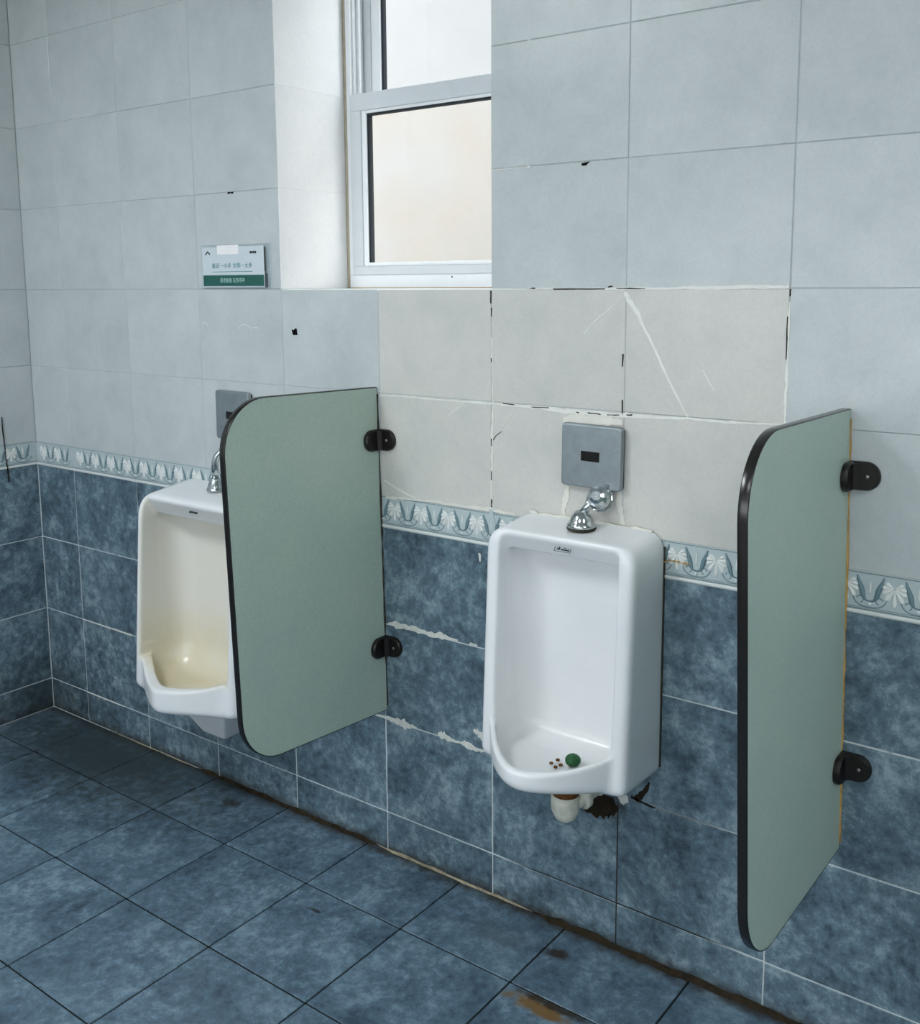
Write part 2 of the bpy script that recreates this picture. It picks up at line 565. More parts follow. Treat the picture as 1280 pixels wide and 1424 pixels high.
def border_tile(parent, a, b, facing):
    z0, z1 = ROWS[4], ROWS[5]
    t = place_tile(parent, a, b, z0, z1, M_BORDER, .002, facing, 'border_tile')
    t.rotation_euler = (0, 0, math.pi/2 if facing == 'left' else 0)
    w = b-a
    key = round(w, 3)
    if key not in molding_cache:
        bm = bmesh.new()
        h = z1-z0
        add_box(bm, -w/2+.001, w/2-.001, -.0032, .001, -h/2+.0012, -h/2+.0075, .0015, 2)
        me = bpy.data.meshes.new('molding'); bm.to_mesh(me); bm.free()
        me.materials.append(M_PETAL)
        bm = bmesh.new()
        add_box(bm, -w/2+.001, w/2-.001, -.0016, .001, -h/2+.0086, -h/2+.0104, .0005, 1)
        add_box(bm, -w/2+.001, w/2-.001, -.0014, .001, -h/2+.0126, -h/2+.0134, .0003, 1)
        add_box(bm, -w/2+.001, w/2-.001, -.0014, .001, h/2-.0028, h/2-.0014, .0005, 1)
        me2 = bpy.data.meshes.new('ruled_line'); bm.to_mesh(me2); bm.free()
        me2.materials.append(M_SCROLL)
        molding_cache[key] = (me, me2)
    link(bpy.data.objects.new('molding', molding_cache[key][0]), t)
    link(bpy.data.objects.new('ruled_line', molding_cache[key][1]), t)
    n = int(round(w/P4*2)/2)
    sgn = 1
    for i in range(max(1, n)):
        px = -w/2+P4*(i+.5)
        for nm, me, x in (('palmette', ME_PAL, px), ('leaf_swag', ME_SWAG, px+P4/2), ('scroll', ME_SCROLL, px+P4/2), ('bud', ME_BUD, px+P4/2)):
            if x > w/2-.012 and me is not ME_PAL:
                continue_edge = x > w/2+.001
                if continue_edge:
                    continue
            o = bpy.data.objects.new(nm, me)
            o.location = (x, 0, .0045)
            link(o, t)
cols = [XC] + [k*W for k in range(-5, 10)]
for r in range(len(ROWS)-1):
    z0, z1 = ROWS[r], ROWS[r+1]
    for a, b in zip(cols, cols[1:]):
        b = min(b, XR)
        if r == 4:
            border_tile(wall_back, a, b, 'back')
            continue
        k0 = round(a/W)
        dark = r < 4
        if z0 >= WZ0-.001 and z1 <= WZ1+.001:
            if a >= WX0-.01 and b <= WX1+.01:
                continue
            if b > WX0+.01 and a < WX0-.01:
                b = WX0
            if a < WX1-.01 and b > WX1+.01:
                if a < WX0+.4 and a >= WX0-.01:
                    a = WX1
        warm = r in (5, 6) and -1 <= k0 <= 1 and a > -.5
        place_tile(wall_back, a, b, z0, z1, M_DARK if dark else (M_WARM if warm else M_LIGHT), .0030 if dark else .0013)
# left wall
lcols = [0]+[.30+i*W for i in range(0, 10)]
for r in range(len(ROWS)-1):
    for a, b in zip(lcols, lcols[1:]):
        if r == 4:
            border_tile(wall_left, a, b, 'left')
        else:
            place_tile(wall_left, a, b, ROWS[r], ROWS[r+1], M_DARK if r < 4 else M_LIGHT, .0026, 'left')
# floor
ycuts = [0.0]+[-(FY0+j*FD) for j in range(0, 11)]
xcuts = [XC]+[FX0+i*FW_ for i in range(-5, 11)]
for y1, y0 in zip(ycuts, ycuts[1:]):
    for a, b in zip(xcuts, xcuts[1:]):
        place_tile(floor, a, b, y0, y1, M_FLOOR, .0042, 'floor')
# window reveal lining
for r in range(7, 11):
    z0, z1 = ROWS[r], ROWS[r+1]
    for x, s, nm in ((WX0, 1, 'jamb_tile'), (WX1, -1, 'jamb_tile')):
        lo, hi = (x-.006, x) if s > 0 else (x, x+.006)
        box(nm, M_JAMB, wall_back, lo, hi, .0005, .252, z0, z1, .0008, 1)
box('sill_tile', M_JAMB, wall_back, WX0, WX1, .0005, .252, WZ0-.006, WZ0, .0008, 1)
box('head_tile', M_JAMB, wall_back, WX0, WX1, .0005, .252, WZ1, WZ1+.006, .0008, 1)

# ------------------------------------------------------------------ wear on wall and floor
def strip(name, pts, mat, parent, thick=.0012, jit=.25, sub=4, plane='back', base=.0004):
    """irregular raised strip along measured points (u, v, halfwidth)"""
    P = []
    for (a, b) in zip(pts, pts[1:]):
        for k in range(sub):
            t = k/sub
            P.append([a[i]+(b[i]-a[i])*t for i in range(3)])
    P.append(list(pts[-1]))
    bm = bmesh.new()
    L, R_, Lb, Rb = [], [], [], []
    def q(u, v, h):
        return {'back': (u, -h, v), 'left': (XC+h, -u, v), 'floor': (u, v, h)}[plane]
    for i, (u, v, hw) in enumerate(P):
        n0 = P[max(i-1, 0)]; n1 = P[min(i+1, len(P)-1)]
        d = Vector((n1[0]-n0[0], n1[1]-n0[1]))
        d = d.normalized() if d.length > 0 else Vector((1, 0))
        nn = Vector((-d.y, d.x))
        a_ = hw*(1+random.uniform(-jit, jit)*1.1); b_ = hw*(1+random.uniform(-jit, jit)*1.1)
        for lst, lb, s in ((L, Lb, a_), (R_, Rb, -b_)):
            lst.append(bm.verts.new(q(u+nn.x*s*.85, v+nn.y*s*.85, thick)))
            lb.append(bm.verts.new(q(u+nn.x*s, v+nn.y*s, -base)))
    for i in range(len(P)-1):
        bm.faces.new((L[i], L[i+1], R_[i+1], R_[i]))
        bm.faces.new((Lb[i], Lb[i+1], L[i+1], L[i]))
        bm.faces.new((R_[i], R_[i+1], Rb[i+1], Rb[i]))
    bm.faces.new((L[0], R_[0], Rb[0], Lb[0]))
    bm.faces.new((L[-1], Lb[-1], Rb[-1], R_[-1]))
    bmesh.ops.recalc_face_normals(bm, faces=bm.faces)
    return mesh_obj(name, bm, mat, parent)
def wstrip(name, px, mat, thick=.0012, jit=.25, sub=4):
    return strip(name, [(*wp(a, b), h) for a, b, h in px], mat, wall_back, thick, jit, sub)
# filled cracks
wstrip('crack', [(870, 406, .004), (874, 416, .006), (888, 436, .0045), (893, 450, .004), (905, 472, .003), (921, 508, .0028), (937, 542, .0022), (957, 580, .0014)], M_CRACKW, .0008)
wstrip('crack', [(862, 418, .0008), (848, 430, .0014), (830, 445, .0016), (812, 464, .0012)], M_CRACKW, .0007)
wstrip('crack', [(978, 514, .0009), (985, 528, .0012), (994, 544, .0006)], M_CRACKW, .0006)
wstrip('crack', [(646, 560, .0006), (633, 570, .001), (624, 578, .0006)], M_CRACKW, .0006)
wstrip('crack', [(535, 668, .0012), (550, 678, .0016), (568, 688, .002), (578, 692, .001)], M_CRACKW, .0008)
wstrip('crack', [(718, 568, .0006), (706, 585, .0009), (695, 600, .0006)], M_CRACKW, .0006)
wstrip('crack', [(698, 600, .0006), (690, 606, .001), (686, 612, .0015)], M_GAP, .0006)
# joint repairs along the dark tiles
wstrip('grout_patch', [(541, 867, .003), (551, 869, .008), (562, 871, .005), (575, 875, .007), (590, 879, .006), (604, 883, .006), (615, 884, .008), (622, 887, .004), (637, 891, .002)], M_PATCH, .0016, .4)
wstrip('grout_patch', [(654, 895, .003), (664, 898, .003)], M_PATCH)
wstrip('grout_patch', [(512, 991, .0015), (534, 996, .003), (545, 1000, .007), (556, 1004, .009), (563, 1007, .013), (569, 1009, .008), (580, 1012, .002)], M_PATCH, .0018, .35)
wstrip('grout_patch', [(610, 1020, .004), (615, 1022, .010), (621, 1025, .009), (628, 1029, .004), (641, 1033, .002), (647, 1034, .007), (653, 1037, .008), (661, 1041, .006), (672, 1044, .004), (680, 1045, .002)], M_PATCH, .0018, .4)
wstrip('grout_patch', [(659, 1015, .002), (665, 1018, .008), (670, 1024, .008), (672, 1030, .004)], M_PATCH, .0015, .4)
wstrip('grout_patch', [(667, 769, .003), (668, 776, .003), (668, 781, .002)], M_PATCH, .0012, .2)
strip('grout_patch', [(-1.665, ROWS[2], .0012), (-1.58, ROWS[2], .0018), (-1.50, ROWS[2], .003), (-1.40, ROWS[2], .003)], M_PATCH, wall_back, .001, .3)
strip('grout_patch', [(-1.66, ROWS[1], .0015), (-1.55, ROWS[1], .002), (-1.46, ROWS[1], .001)], M_PATCH, wall_back, .001, .3)
# rough joints of the re-laid pale tiles
wstrip('joint_filler', [(528, 550, .001), (560, 551, .0015), (600, 555, .002), (640, 558, .001), (684, 561, .004), (720, 564, .003), (760, 568, .003), (786, 572, .006), (800, 573, .004), (864, 577, .005), (905, 580, .003), (957, 582, .003), (1010, 587, .003), (1060, 589, .002), (1092, 590, .001)], M_CRACKW, .001, .45, 5)
for seg in ([(700, 561), (716, 563)], [(740, 566), (764, 567)], [(802, 573), (806, 574)], [(818, 574), (836, 576)], [(845, 577), (862, 577)], [(872, 577), (880, 577)]):
    wstrip('open_joint', [(*seg[0], .0012), (*seg[1], .0014)], M_GAP, .0014, .4, 3)
wstrip('joint_filler', [(735, 401, .0016), (800, 402, .002), (868, 401, .003), (930, 401, .002), (1000, 400, .004), (1060, 399, .004), (1098, 399, .003)], M_CRACKW, .001, .45, 6)
for seg in ([(737, 401), (745, 401)], [(770, 402), (842, 402)], [(846, 399), (852, 398)], [(858, 401), (898, 401)]):
    wstrip('open_joint', [(*seg[0], .0013), (*seg[1], .0013)], M_GAP, .0014, .4, 4)
wstrip('joint_filler', [(684, 470, .0012), (685, 520, .0014), (686, 562, .002), (685, 600, .003), (685, 640, .003), (684, 680, .002), (684, 706, .001)], M_CRACKW, .001, .5, 6)
for seg in ([(683, 404), (683, 422)], [(684, 428), (684, 440)], [(684, 498), (684, 504)], [(684, 610), (684, 620)], [(684, 655), (684, 668)], [(684, 694), (684, 705)], [(867, 492), (866, 510)], [(866, 556), (866, 576)], [(1100, 402), (1099, 412)], [(1096, 440), (1094, 500)]):
    wstrip('open_joint', [(*seg[0], .0012), (*seg[1], .0012)], M_GAP, .0014, .4, 3)
wstrip('joint_filler', [(1099, 420, .001), (1095, 520, .003), (1093, 560, .003), (1092, 590, .002)], M_CRACKW, .001, .4, 6)
wstrip('joint_filler', [(537, 692, .003), (560, 693, .003), (575, 695, .002), (612, 699, .003), (640, 703, .002), (680, 709, .005), (700, 712, .004), (718, 716, .003)], M_SEALW, .0014, .5, 4)
wstrip('joint_filler', [(684, 708, .006), (686, 726, .007), (688, 742, .004)], M_BORDER, .0016, .3, 3)
# plaster left round the near flush sensor and under it
wstrip('plaster_patch', [(784, 583, .006), (800, 583, .010), (830, 585, .012), (850, 586, .010), (866, 588, .006)], M_SEALW, .0016, .3, 4)
wstrip('plaster_patch', [(790, 676, .006), (787, 692, .008), (784, 706, .005), (785, 718, .006)], M_SEALW, .0016, .4, 4)
wstrip('plaster_patch', [(862, 682, .004), (862, 698, .007), (864, 715, .005), (868, 730, .008)], M_SEALW, .0016, .4, 4)
# crumbled hole round the waste pipe of the near urinal
wstrip('crumbled_mortar', [(806, 1117, .008), (820, 1119, .026), (838, 1120, .034), (850, 1124, .026), (857, 1131, .010)], M_GRIME, .0014, .28, 3)
wstrip('crumbled_mortar', [(884, 1112, .006), (893, 1105, .007), (900, 1096, .004), (903, 1088, .002)], M_GRIME, .0012, .3, 3)
wstrip('crack', [(878, 1108, .004), (890, 1114, .003), (904, 1121, .002), (912, 1124, .001)], M_GAP, .0012, .3, 3)
wstrip('grout_patch', [(862, 1112, .010), (868, 1110, .014), (874, 1111, .008)], M_PATCH, .0014, .3, 3)
wstrip('drip_stain', [(921, 783, .001), (930, 779, .0016), (940, 780, .0016), (952, 783, .0012), (961, 785, .0008)], M_OCHRE, .0036, .3, 3)
strip('crack', [(.1159, 1.0346, .0006), (.116, .99, .0012), (.1125, .93, .0008), (.1117, .89, .0007), (.108, .86, .002), (.107, .818, .0006)], M_GAP, wall_left, .0036, .3, 4, 'left')
# drilled holes left in the tiles
def hole(pts, depth=.0012):
    bm = bmesh.new()
    add_prism(bm, [wp(a, b) for a, b in pts], 'y', -depth, .0006)
    return mesh_obj('drill_hole', bm, M_HOLE, wall_back)
hole([(406, 458), (409, 459), (411, 456.5), (413, 457), (414, 466), (408, 466)])
hole([(317, 266.5), (320, 267.5), (324, 266.5), (325, 269.5), (321, 268.8), (317, 270)])
hole([(809, 227.5), (814, 226), (821, 224.5), (817, 228), (816, 230), (810, 230.5)])
# faint scuffs under the notice
for pts in ([(281, 451), (286, 448), (289, 452)], [(331, 457), (338, 451), (346, 453), (350, 458)], [(352, 456), (357, 455), (360, 457)]):
    wstrip('scuff', [(a, b, .0011) for a, b in pts], M_FRAMEG, .0009, .5, 3)
# grime and old cement along the foot of the wall
def foot(x0, x1, mat, w, h, name):
    n = max(4, int((x1-x0)/.025))
    bm = bmesh.new()
    A, B, C_ = [], [], []
    for i in range(n+1):
        x = x0+(x1-x0)*i/n
        ta = min(1, i/2, (n-i)/2)*.8+.2
        A.append(bm.verts.new((x, -.0003-w*ta*random.uniform(.55, 1.3), .0004)))
        B.append(bm.verts.new((x, -.0022, h*ta*random.uniform(.6, 1.3))))
        C_.append(bm.verts.new((x, .004, -.004)))
    for i in range(n):
        bm.faces.new((A[i], A[i+1], B[i+1], B[i]))
        bm.faces.new((B[i], B[i+1], C_[i+1], C_[i]))
        bm.faces.new((C_[i], C_[i+1], A[i+1], A[i]))
    bmesh.ops.recalc_face_normals(bm, faces=bm.faces)
    return mesh_obj(name, bm, mat, floor)
foot(-1.55, -1.12, M_CREAMJ, .003, .003, 'joint_cement')
foot(-1.10, -.36, M_GRIME, .010, .009, 'joint_grime')
foot(-.36, .12, M_CREAMJ, .006, .006, 'joint_cement')
foot(.12, 1.4, M_GRIME, .012, .012, 'joint_grime')

# ------------------------------------------------------------------ window
win = structure(empty('window_1', (WX0, REVEAL, WZ0)))
def wbox(name, mat, parent, x0, x1, y0, y1, z0, z1, bev=.0015):
    bm = bmesh.new()
    add_box(bm, x0, x1, y0, y1, z0, z1, bev, 1)
    o = mesh_obj(name, bm, mat, parent)
    # keep world placement under the parent
    o.matrix_parent_inverse = Matrix.Translation(-Vector(parent.location)) if parent.parent is None else Matrix()
    return o
Y0 = REVEAL
ZT = WZ1
# outer frame
wbox('frame_sill', M_FRAME, win, WX0+.012, WX1-.004, Y0, Y0+.075, WZ0+.0015, WZ0+.036)
wbox('frame_head', M_FRAME, win, WX0+.012, WX1-.004, Y0, Y0+.075, ZT-.036, ZT-.0015)
wbox('frame_jamb', M_FRAME, win, WX0+.012, WX0+.030, Y0, Y0+.075, WZ0+.036, ZT-.036)
wbox('frame_jamb', M_FRAME, win, WX1-.022, WX1-.004, Y0, Y0+.075, WZ0+.036, ZT-.036)
wbox('caulk', M_CAULK, win, WX0+.0005, WX0+.0118, Y0+.002, Y0+.05, WZ0+.002, ZT-.002)
wbox('caulk', M_CAULK, win, WX1-.0038, WX1-.0005, Y0+.002, Y0+.05, WZ0+.002, ZT-.002)
wbox('sill_seam', M_OCHRE, win, WX0+.02, WX1-.006, Y0-.0012, Y0+.002, WZ0+.0006, WZ0+.0026, .0004)
# upper jamb tracks (the lower sash slides in the front one)
for x0, x1, y0, m in ((WX0+.030, WX0+.036, Y0+.006, M_FRAMEG), (WX0+.030, WX0+.041, Y0+.024, M_FRAME), (WX0+.030, WX0+.037, Y0+.036, M_FRAMEG)):
    wbox('track', m, win, x0, x1, y0, y0+.008, 1.965, ZT-.036, .0008)
# lower sash (towards the room)
sx0, sx1 = WX0+.0265, WX1-.016
sy0, sy1 = Y0-.004, Y0+.022
gz0, gz1 = 1.5165, 1.9055
gx0, gx1 = -.580, WX1-.070
wbox('sash_rail', M_FRAMEG, win, sx0, sx1, sy0, sy1, WZ0+.0365, gz0-.011)
wbox('sash_rail', M_FRAMEG, win, sx0, sx1, sy0, sy1+.008, gz1+.012, 1.962)
wbox('sash_stile', M_FRAMEG, win, sx0, gx0-.020, sy0, sy1, gz0-.011, gz1+.012)
wbox('sash_stile', M_FRAMEG, win, gx1+.020, sx1, sy0, sy1, gz0-.011, gz1+.012)
wbox('glazing_bead', M_FRAME, win, gx0-.020, gx0-.004, sy0+.004, sy1, gz0-.011, gz1+.012)
wbox('glazing_bead', M_FRAME, win, gx1+.004, gx1+.020, sy0+.004, sy1, gz0-.011, gz1+.012)
wbox('glazing_bead', M_FRAME, win, gx0-.004, gx1+.004, sy0+.004, sy1, gz1+.004, gz1+.012)
wbox('glazing_bead', M_FRAME, win, gx0-.004, gx1+.004, sy0+.004, sy1, gz0-.011, gz0-.001)
wbox('gasket', M_GASKET, win, gx0-.004, gx0+.001, sy0+.009, sy1, gz0-.001, gz1+.004, .0005)
wbox('gasket', M_GASKET, win, gx1-.001, gx1+.004, sy0+.009, sy1, gz0-.001, gz1+.004, .0005)
wbox('gasket', M_GASKET, win, gx0+.001, gx1-.001, sy0+.009, sy1, gz1-.001, gz1+.004, .0005)
wbox('pane', M_PANE_LO, win, gx0-.002, gx1+.002, sy0+.013, sy0+.017, gz0-.003, gz1+.002, 0)
# upper sash (behind)
ux0, ux1 = WX0+.034, WX1-.022
uy0, uy1 = Y0+.046, Y0+.070
ug0, ug1 = -.566, WX1-.068
wbox('sash_stile', M_FRAMEG, win, ux0, ug0-.038, uy0, uy1, 1.93, ZT-.036)
wbox('glazing_bead', M_FRAME, win, ug0-.038, ug0-.006, uy0+.004, uy1, 1.95, ZT-.060)
wbox('gasket', M_GASKET, win, ug0-.006, ug0, uy0+.009, uy1, 1.95, ZT-.060, .0005)
wbox('sash_stile', M_FRAMEG, win, ug1, ux1, uy0, uy1, 1.93, ZT-.036)
wbox('sash_rail', M_FRAMEG, win, ug0-.038, ug1, uy0, uy1, 1.92, 1.95)
wbox('sash_rail', M_FRAMEG, win, ug0-.038, ug1, uy0, uy1, ZT-.060, ZT-.036)
wbox('pane', M_PANE_UP, win, ug0-.002, ug1+.002, uy0+.013, uy0+.017, 1.948, ZT-.058, 0)
hx, hz = wp(629, 385, Y0)
wbox('screw', M_GASKET, win, hx-.002, hx+.002, Y0-.001, Y0+.002, hz-.002, hz+.002, .0005)
# daylight portal in the opening
pl = bpy.data.lights.new('window_portal', 'AREA')
pl.shape = 'RECTANGLE'; pl.size = WX1-WX0; pl.size_y = WZ1-WZ0
pl.cycles.is_portal = True
po = bpy.data.objects.new('window_portal', pl)
po.location = ((WX0+WX1)/2, Y0+.10, (WZ0+WZ1)/2)
po.rotation_euler = (-math.pi/2, 0, 0)
COL.objects.link(po)
# window added out of view behind the camera to brighten the room
added_win = structure(empty('added_window', (BX0, YB-.2, BZ0)))
yb0, yb1 = YB-.23, YB-.17
for z0, z1 in ((BZ0, BZ0+.05), (BZ1-.05, BZ1)):
    wbox('frame_rail', M_FRAME, added_win, BX0, BX1, yb0, yb1, z0, z1)
n_ = 5
for i in range(n_+1):
    xm = BX0+.025+(BX1-BX0-.05)*i/n_
    wbox('frame_post', M_FRAME, added_win, xm-.025, xm+.025, yb0, yb1, BZ0+.05, BZ1-.05)
    if i < n_:
        xn = BX0+.025+(BX1-BX0-.05)*(i+1)/n_
        wbox('pane', M_PANE_UP, added_win, xm+.02, xn-.02, YB-.202, YB-.198, BZ0+.045, BZ1-.045, 0)
pl2 = bpy.data.lights.new('window_portal', 'AREA')
pl2.shape = 'RECTANGLE'; pl2.size = BX1-BX0; pl2.size_y = BZ1-BZ0
pl2.cycles.is_portal = True
po2 = bpy.data.objects.new('window_portal', pl2)
po2.location = ((BX0+BX1)/2, YB-.26, (BZ0+BZ1)/2)
po2.rotation_euler = (math.pi/2, 0, 0)
COL.objects.link(po2)
structure(box('outside_ground', M_GROUND, None, -10, 10, YB-14, YB-.32, -.9, -.6))
# neighbouring building and ground outside
fac = box('neighbour_facade', M_FACADE, None, -9, 5, 3.2, 3.5, -.6, 4.6, .02)
tag(fac, 'pale cream rendered building facade seen bright through the window panes', 'building')
gr = structure(box('outside_ground', M_GROUND, None, -10, 6, .36, 3.2, -.9, -.6))

# ------------------------------------------------------------------ ceiling panels added out of view as fill light
def added_ceiling_lamp(x, y, w, d, label, power):
    t = empty('added_ceiling_light', (x, y, ZC))
    tag(t, label, 'fill lamp', 'added ceiling lights')
    bm = bmesh.new(); add_box(bm, -w/2-.02, w/2+.02, -d/2-.02, d/2+.02, -.045, -.001, .006, 2)
    mesh_obj('housing', bm, M_FRAME, t)
    mt = NT('fill_diffuser')
    em = mt.n('ShaderNodeEmission')
    em.inputs[0].default_value = (.90, .96, 1.0, 1); em.inputs[1].default_value = power
    mt.l(em.outputs[0], mt.t.nodes['Material Output'].inputs['Surface'])
    bm = bmesh.new(); add_box(bm, -w/2, w/2, -d/2, d/2, -.062, -.0455, .004, 2)
    mesh_obj('diffuser', bm, mt.m, t)
added_ceiling_lamp(-.85, -1.9, .6, .6, 'unseen fill light panel added on the ceiling nearest the left wall', FILL_POWER*2.3)
added_ceiling_lamp(.7, -2.5, .6, .6, 'unseen fill light panel added on the ceiling in the middle of the room', FILL_POWER*.8)
added_ceiling_lamp(2.35, -1.35, .6, .6, 'unseen fill light panel added on the ceiling nearest the right wall', FILL_POWER*1.15)

# ------------------------------------------------------------------ urinals (smooth implicit ceramic bodies)
def smax(a, b, k):
    h = np.clip(.5+.5*(a-b)/k, 0, 1)
    return b+(a-b)*h+k*h*(1-h)
def smin(a, b, k):
    return -smax(-a, -b, k)
def surface_nets(F, org, h):
    nx, ny, nz = F.shape
    S = F < 0
    acc = np.zeros((nx-1, ny-1, nz-1, 3)); cnt = np.zeros((nx-1, ny-1, nz-1))
    off = [(i, j, k) for i in (0, 1) for j in (0, 1) for k in (0, 1)]
    sl = lambda o: tuple(slice(o[a], o[a]+n-1) for a, n in enumerate((nx, ny, nz)))
    for o in off:
        for ax in range(3):
            if o[ax]:
                continue
            p = list(o); p[ax] = 1; p = tuple(p)
            a, b = F[sl(o)], F[sl(p)]
            cr = (a < 0) != (b < 0)
            t = np.where(cr, a/np.where(cr, a-b, 1), 0)
            pt = np.array(o, float)
            for c in range(3):
                acc[..., c] += np.where(cr, pt[c]+(t if c == ax else 0), 0)
            cnt += cr
    act = cnt > 0
    idx = np.full(act.shape, -1, np.int64)
    idx[act] = np.arange(act.sum())
    base = np.argwhere(act)
    verts = (base+acc[act]/cnt[act][:, None])*h+np.array(org)
    quads = []
    for ax in range(3):
        b1, b2 = (ax+1) % 3, (ax+2) % 3
        s0 = [slice(None)]*3; s1 = [slice(None)]*3
        s0[ax] = slice(0, -1); s1[ax] = slice(1, None)
        A, B = S[tuple(s0)], S[tuple(s1)]
        e = np.argwhere(A != B)
        e = e[(e[:, b1] > 0) & (e[:, b2] > 0) & (e[:, b1] < F.shape[b1]-1) & (e[:, b2] < F.shape[b2]-1)]
        inside = A[tuple(e.T)]
        def g(d1, d2):
            q = e.copy(); q[:, b1] += d1; q[:, b2] += d2
            return idx[tuple(q.T)]
        q = np.stack([g(-1, -1), g(0, -1), g(0, 0), g(-1, 0)], 1)
        q[~inside] = q[~inside][:, ::-1]
        quads.append(q)
    return verts, np.concatenate(quads)
def urinal_sdf(p, x, d, z):
    ax = np.abs(x)
    front = p['df']+p['df_slope']*(p['zt']-z)
    top = p['zt']-p['top_slope']*d
    a = smax(ax-p['hw'], z-top, p['r_top'])
    a = smax(a, d-front, p['r_front'])
    a = smax(a, (p['zb']+p['zb_slope']*d)-z, .025)
    u = np.clip(ax/p['lw'], 0, 1.3)
    base = p['df']+p['df_slope']*(p['zt']-p['zl'])-.004
    bow = base+(p['dl']-base)*(1-(u*u+p['tip'])**(p['pow']/2)) + (p['dl']-base)*(p['tip']**(p['pow']/2))
    gr = np.gradient(bow[:, 0, 0], x[1, 0, 0]-x[0, 0, 0])[:, None, None]
    nrm = np.sqrt(1+gr*gr)
    zbl = p['zb']+(p['zlb']-p['zb'])*np.clip(d/p['dl'], 0, 1.2)**1.5
    lip = smax((d-bow)/nrm, z-p['zl']-p['lrise']*np.clip(u, 0, 1)**3, .007)
    lip = smax(lip, zbl-z, .022)
    lip = smax(lip, ax-p['lw']-.004, .01)
    out = smin(a, lip, .010)
    # the hollow
    cav = smax(ax-p['chw'], p['db']-d, p['r_in'])
    cav = smax(cav, z-p['zh'], .012)
    cav = smax(cav, p['zf']+.25*np.clip(.09-d, 0, .1)-z, p.get('kf', .03))
    gate = smin((d-(bow-p['t']))/nrm, (p['zl']+p['lrise']*np.clip(u, 0, 1)**3-.002)-z, .004)
    cav = smax(cav, gate, .008)
    s = (p['dh1']-p['dh0'])/(p['zh1']-p['zh'])
    pln = -((d-p['dh0'])-(z-p['zh'])*s)/math.sqrt(1+s*s)
    cav2 = smax(smax(ax-p['chw'], pln, .018), p['dh0']-.002-d, .004)
    cav2 = smax(cav2, p['zl']+.05-z, .01)
    cav = smin(cav, cav2, .004)
    body = smax(out, -cav, p['r_lip'])
    if 'keel' in p:
        kx, kd, kz, kr = p['keel']
        # tapered outlet housing under the bowl
        hgt = np.clip((z-kz)/(p['zb']+.03-kz), 0, 1.5)
        keel = smax(ax-(.045+.10*hgt), d-(.10+.08*hgt), .01)*.8
        keel = smax(keel, kz-.12*(d-.10)*0-z, .012)
        keel = smax(keel, z-(p['zb']+.010), .006)
        body = smin(body, keel, .018)
    return smax(body, -d, .004), cav
def build_urinal(p, xc, mat, label, h=.0033):
    xs = np.arange(-p['hw']-3*h, p['hw']+3.5*h, h)
    ds = np.arange(-3*h, p['dl']+4*h, h)
    zlo = (p['keel'][2] if 'keel' in p else p['zb'])-4*h
    zs = np.arange(zlo, p['zt']+4*h, h)
    X, D, Z = np.meshgrid(xs, ds, zs, indexing='ij')
    Fv, cav = urinal_sdf(p, X, D, Z)
    v, q = surface_nets(Fv, (xs[0], ds[0], zs[0]), h)
    # stain weight: how close the surface lies to the hollow
    ii = np.clip(((v-np.array([xs[0], ds[0], zs[0]]))/h).round().astype(int), 0, np.array(cav.shape)-1)
    cv = cav[tuple(ii.T)]
    st = np.clip(1-(np.abs(cv)-.001)/.010, 0, 1)
    st *= np.clip((p['dl']*.83-v[:, 1])/.06, 0, 1)
    st *= np.maximum(np.clip((p['zh']+.006-v[:, 2])/.02, 0, 1), np.clip((np.abs(v[:, 0])-p['chw']+.025)/.015, 0, 1))
    st *= .45+.55*np.clip((p['zf']+.22-v[:, 2])/.2, 0, 1)
    vv = np.stack([v[:, 0], -v[:, 1], v[:, 2]], 1)
    q = q[:, ::-1]
    # relax
    e = np.concatenate([q[:, [0, 1]], q[:, [1, 2]], q[:, [2, 3]], q[:, [3, 0]]])
    for it in range(2):
        s = np.zeros_like(vv); c = np.zeros(len(vv))
        np.add.at(s, e[:, 0], vv[e[:, 1]]); np.add.at(c, e[:, 0], 1)
        np.add.at(s, e[:, 1], vv[e[:, 0]]); np.add.at(c, e[:, 1], 1)
        vv = vv*.5+.5*s/c[:, None]
    vv[:, 1] = np.minimum(vv[:, 1], -.0005)
    root = empty('urinal', (xc, 0, p['zb']))
    vv[:, 2] -= p['zb']
    me = bpy.data.meshes.new('bowl')
    me.from_pydata(vv.tolist(), [], q.tolist())
    at = me.attributes.new('stain', 'FLOAT', 'POINT')
    at.data.foreach_set('value', st.astype(np.float32))
    me.update()
    me_obj('bowl', me, mat, root, True)
    tag(root, label, 'urinal', 'wall urinals')
    return root
P2 = dict(hw=.176, zt=.957, top_slope=.10, df=.134, df_slope=.055, r_top=.044, r_front=.020, zb=.438, zb_slope=.02, lw=.144, dl=.285, pow=1.5, tip=.06,
          zl=.508, lrise=.022, zlb=.462, chw=.140, db=.038, r_in=.06, zh=.900, zf=.468, t=.020, dh0=.100, dh1=.132, zh1=.946, r_lip=.010)
P1 = dict(hw=.215, zt=.905, top_slope=.14, df=.168, df_slope=.075, r_top=.06, r_front=.036, zb=.322, zb_slope=.03, lw=.165, dl=.290, pow=1.2, tip=.008,
          zl=.402, lrise=.022, zlb=.330, chw=.184, db=.04, r_in=.07, zh=.822, zf=.340, kf=.10, t=.034, dh0=.118, dh1=.165, zh1=.880, r_lip=.010, keel=(0, .1, .195, .02))
UX2, UX1 = .2545, -.890
ur2 = build_urinal(P2, UX2, M_CER, 'clean white ceramic urinal between the two green partitions')
ur1 = build_urinal(P1, UX1, M_CERY, 'yellow-stained wide ceramic urinal partly hidden by the left partition')

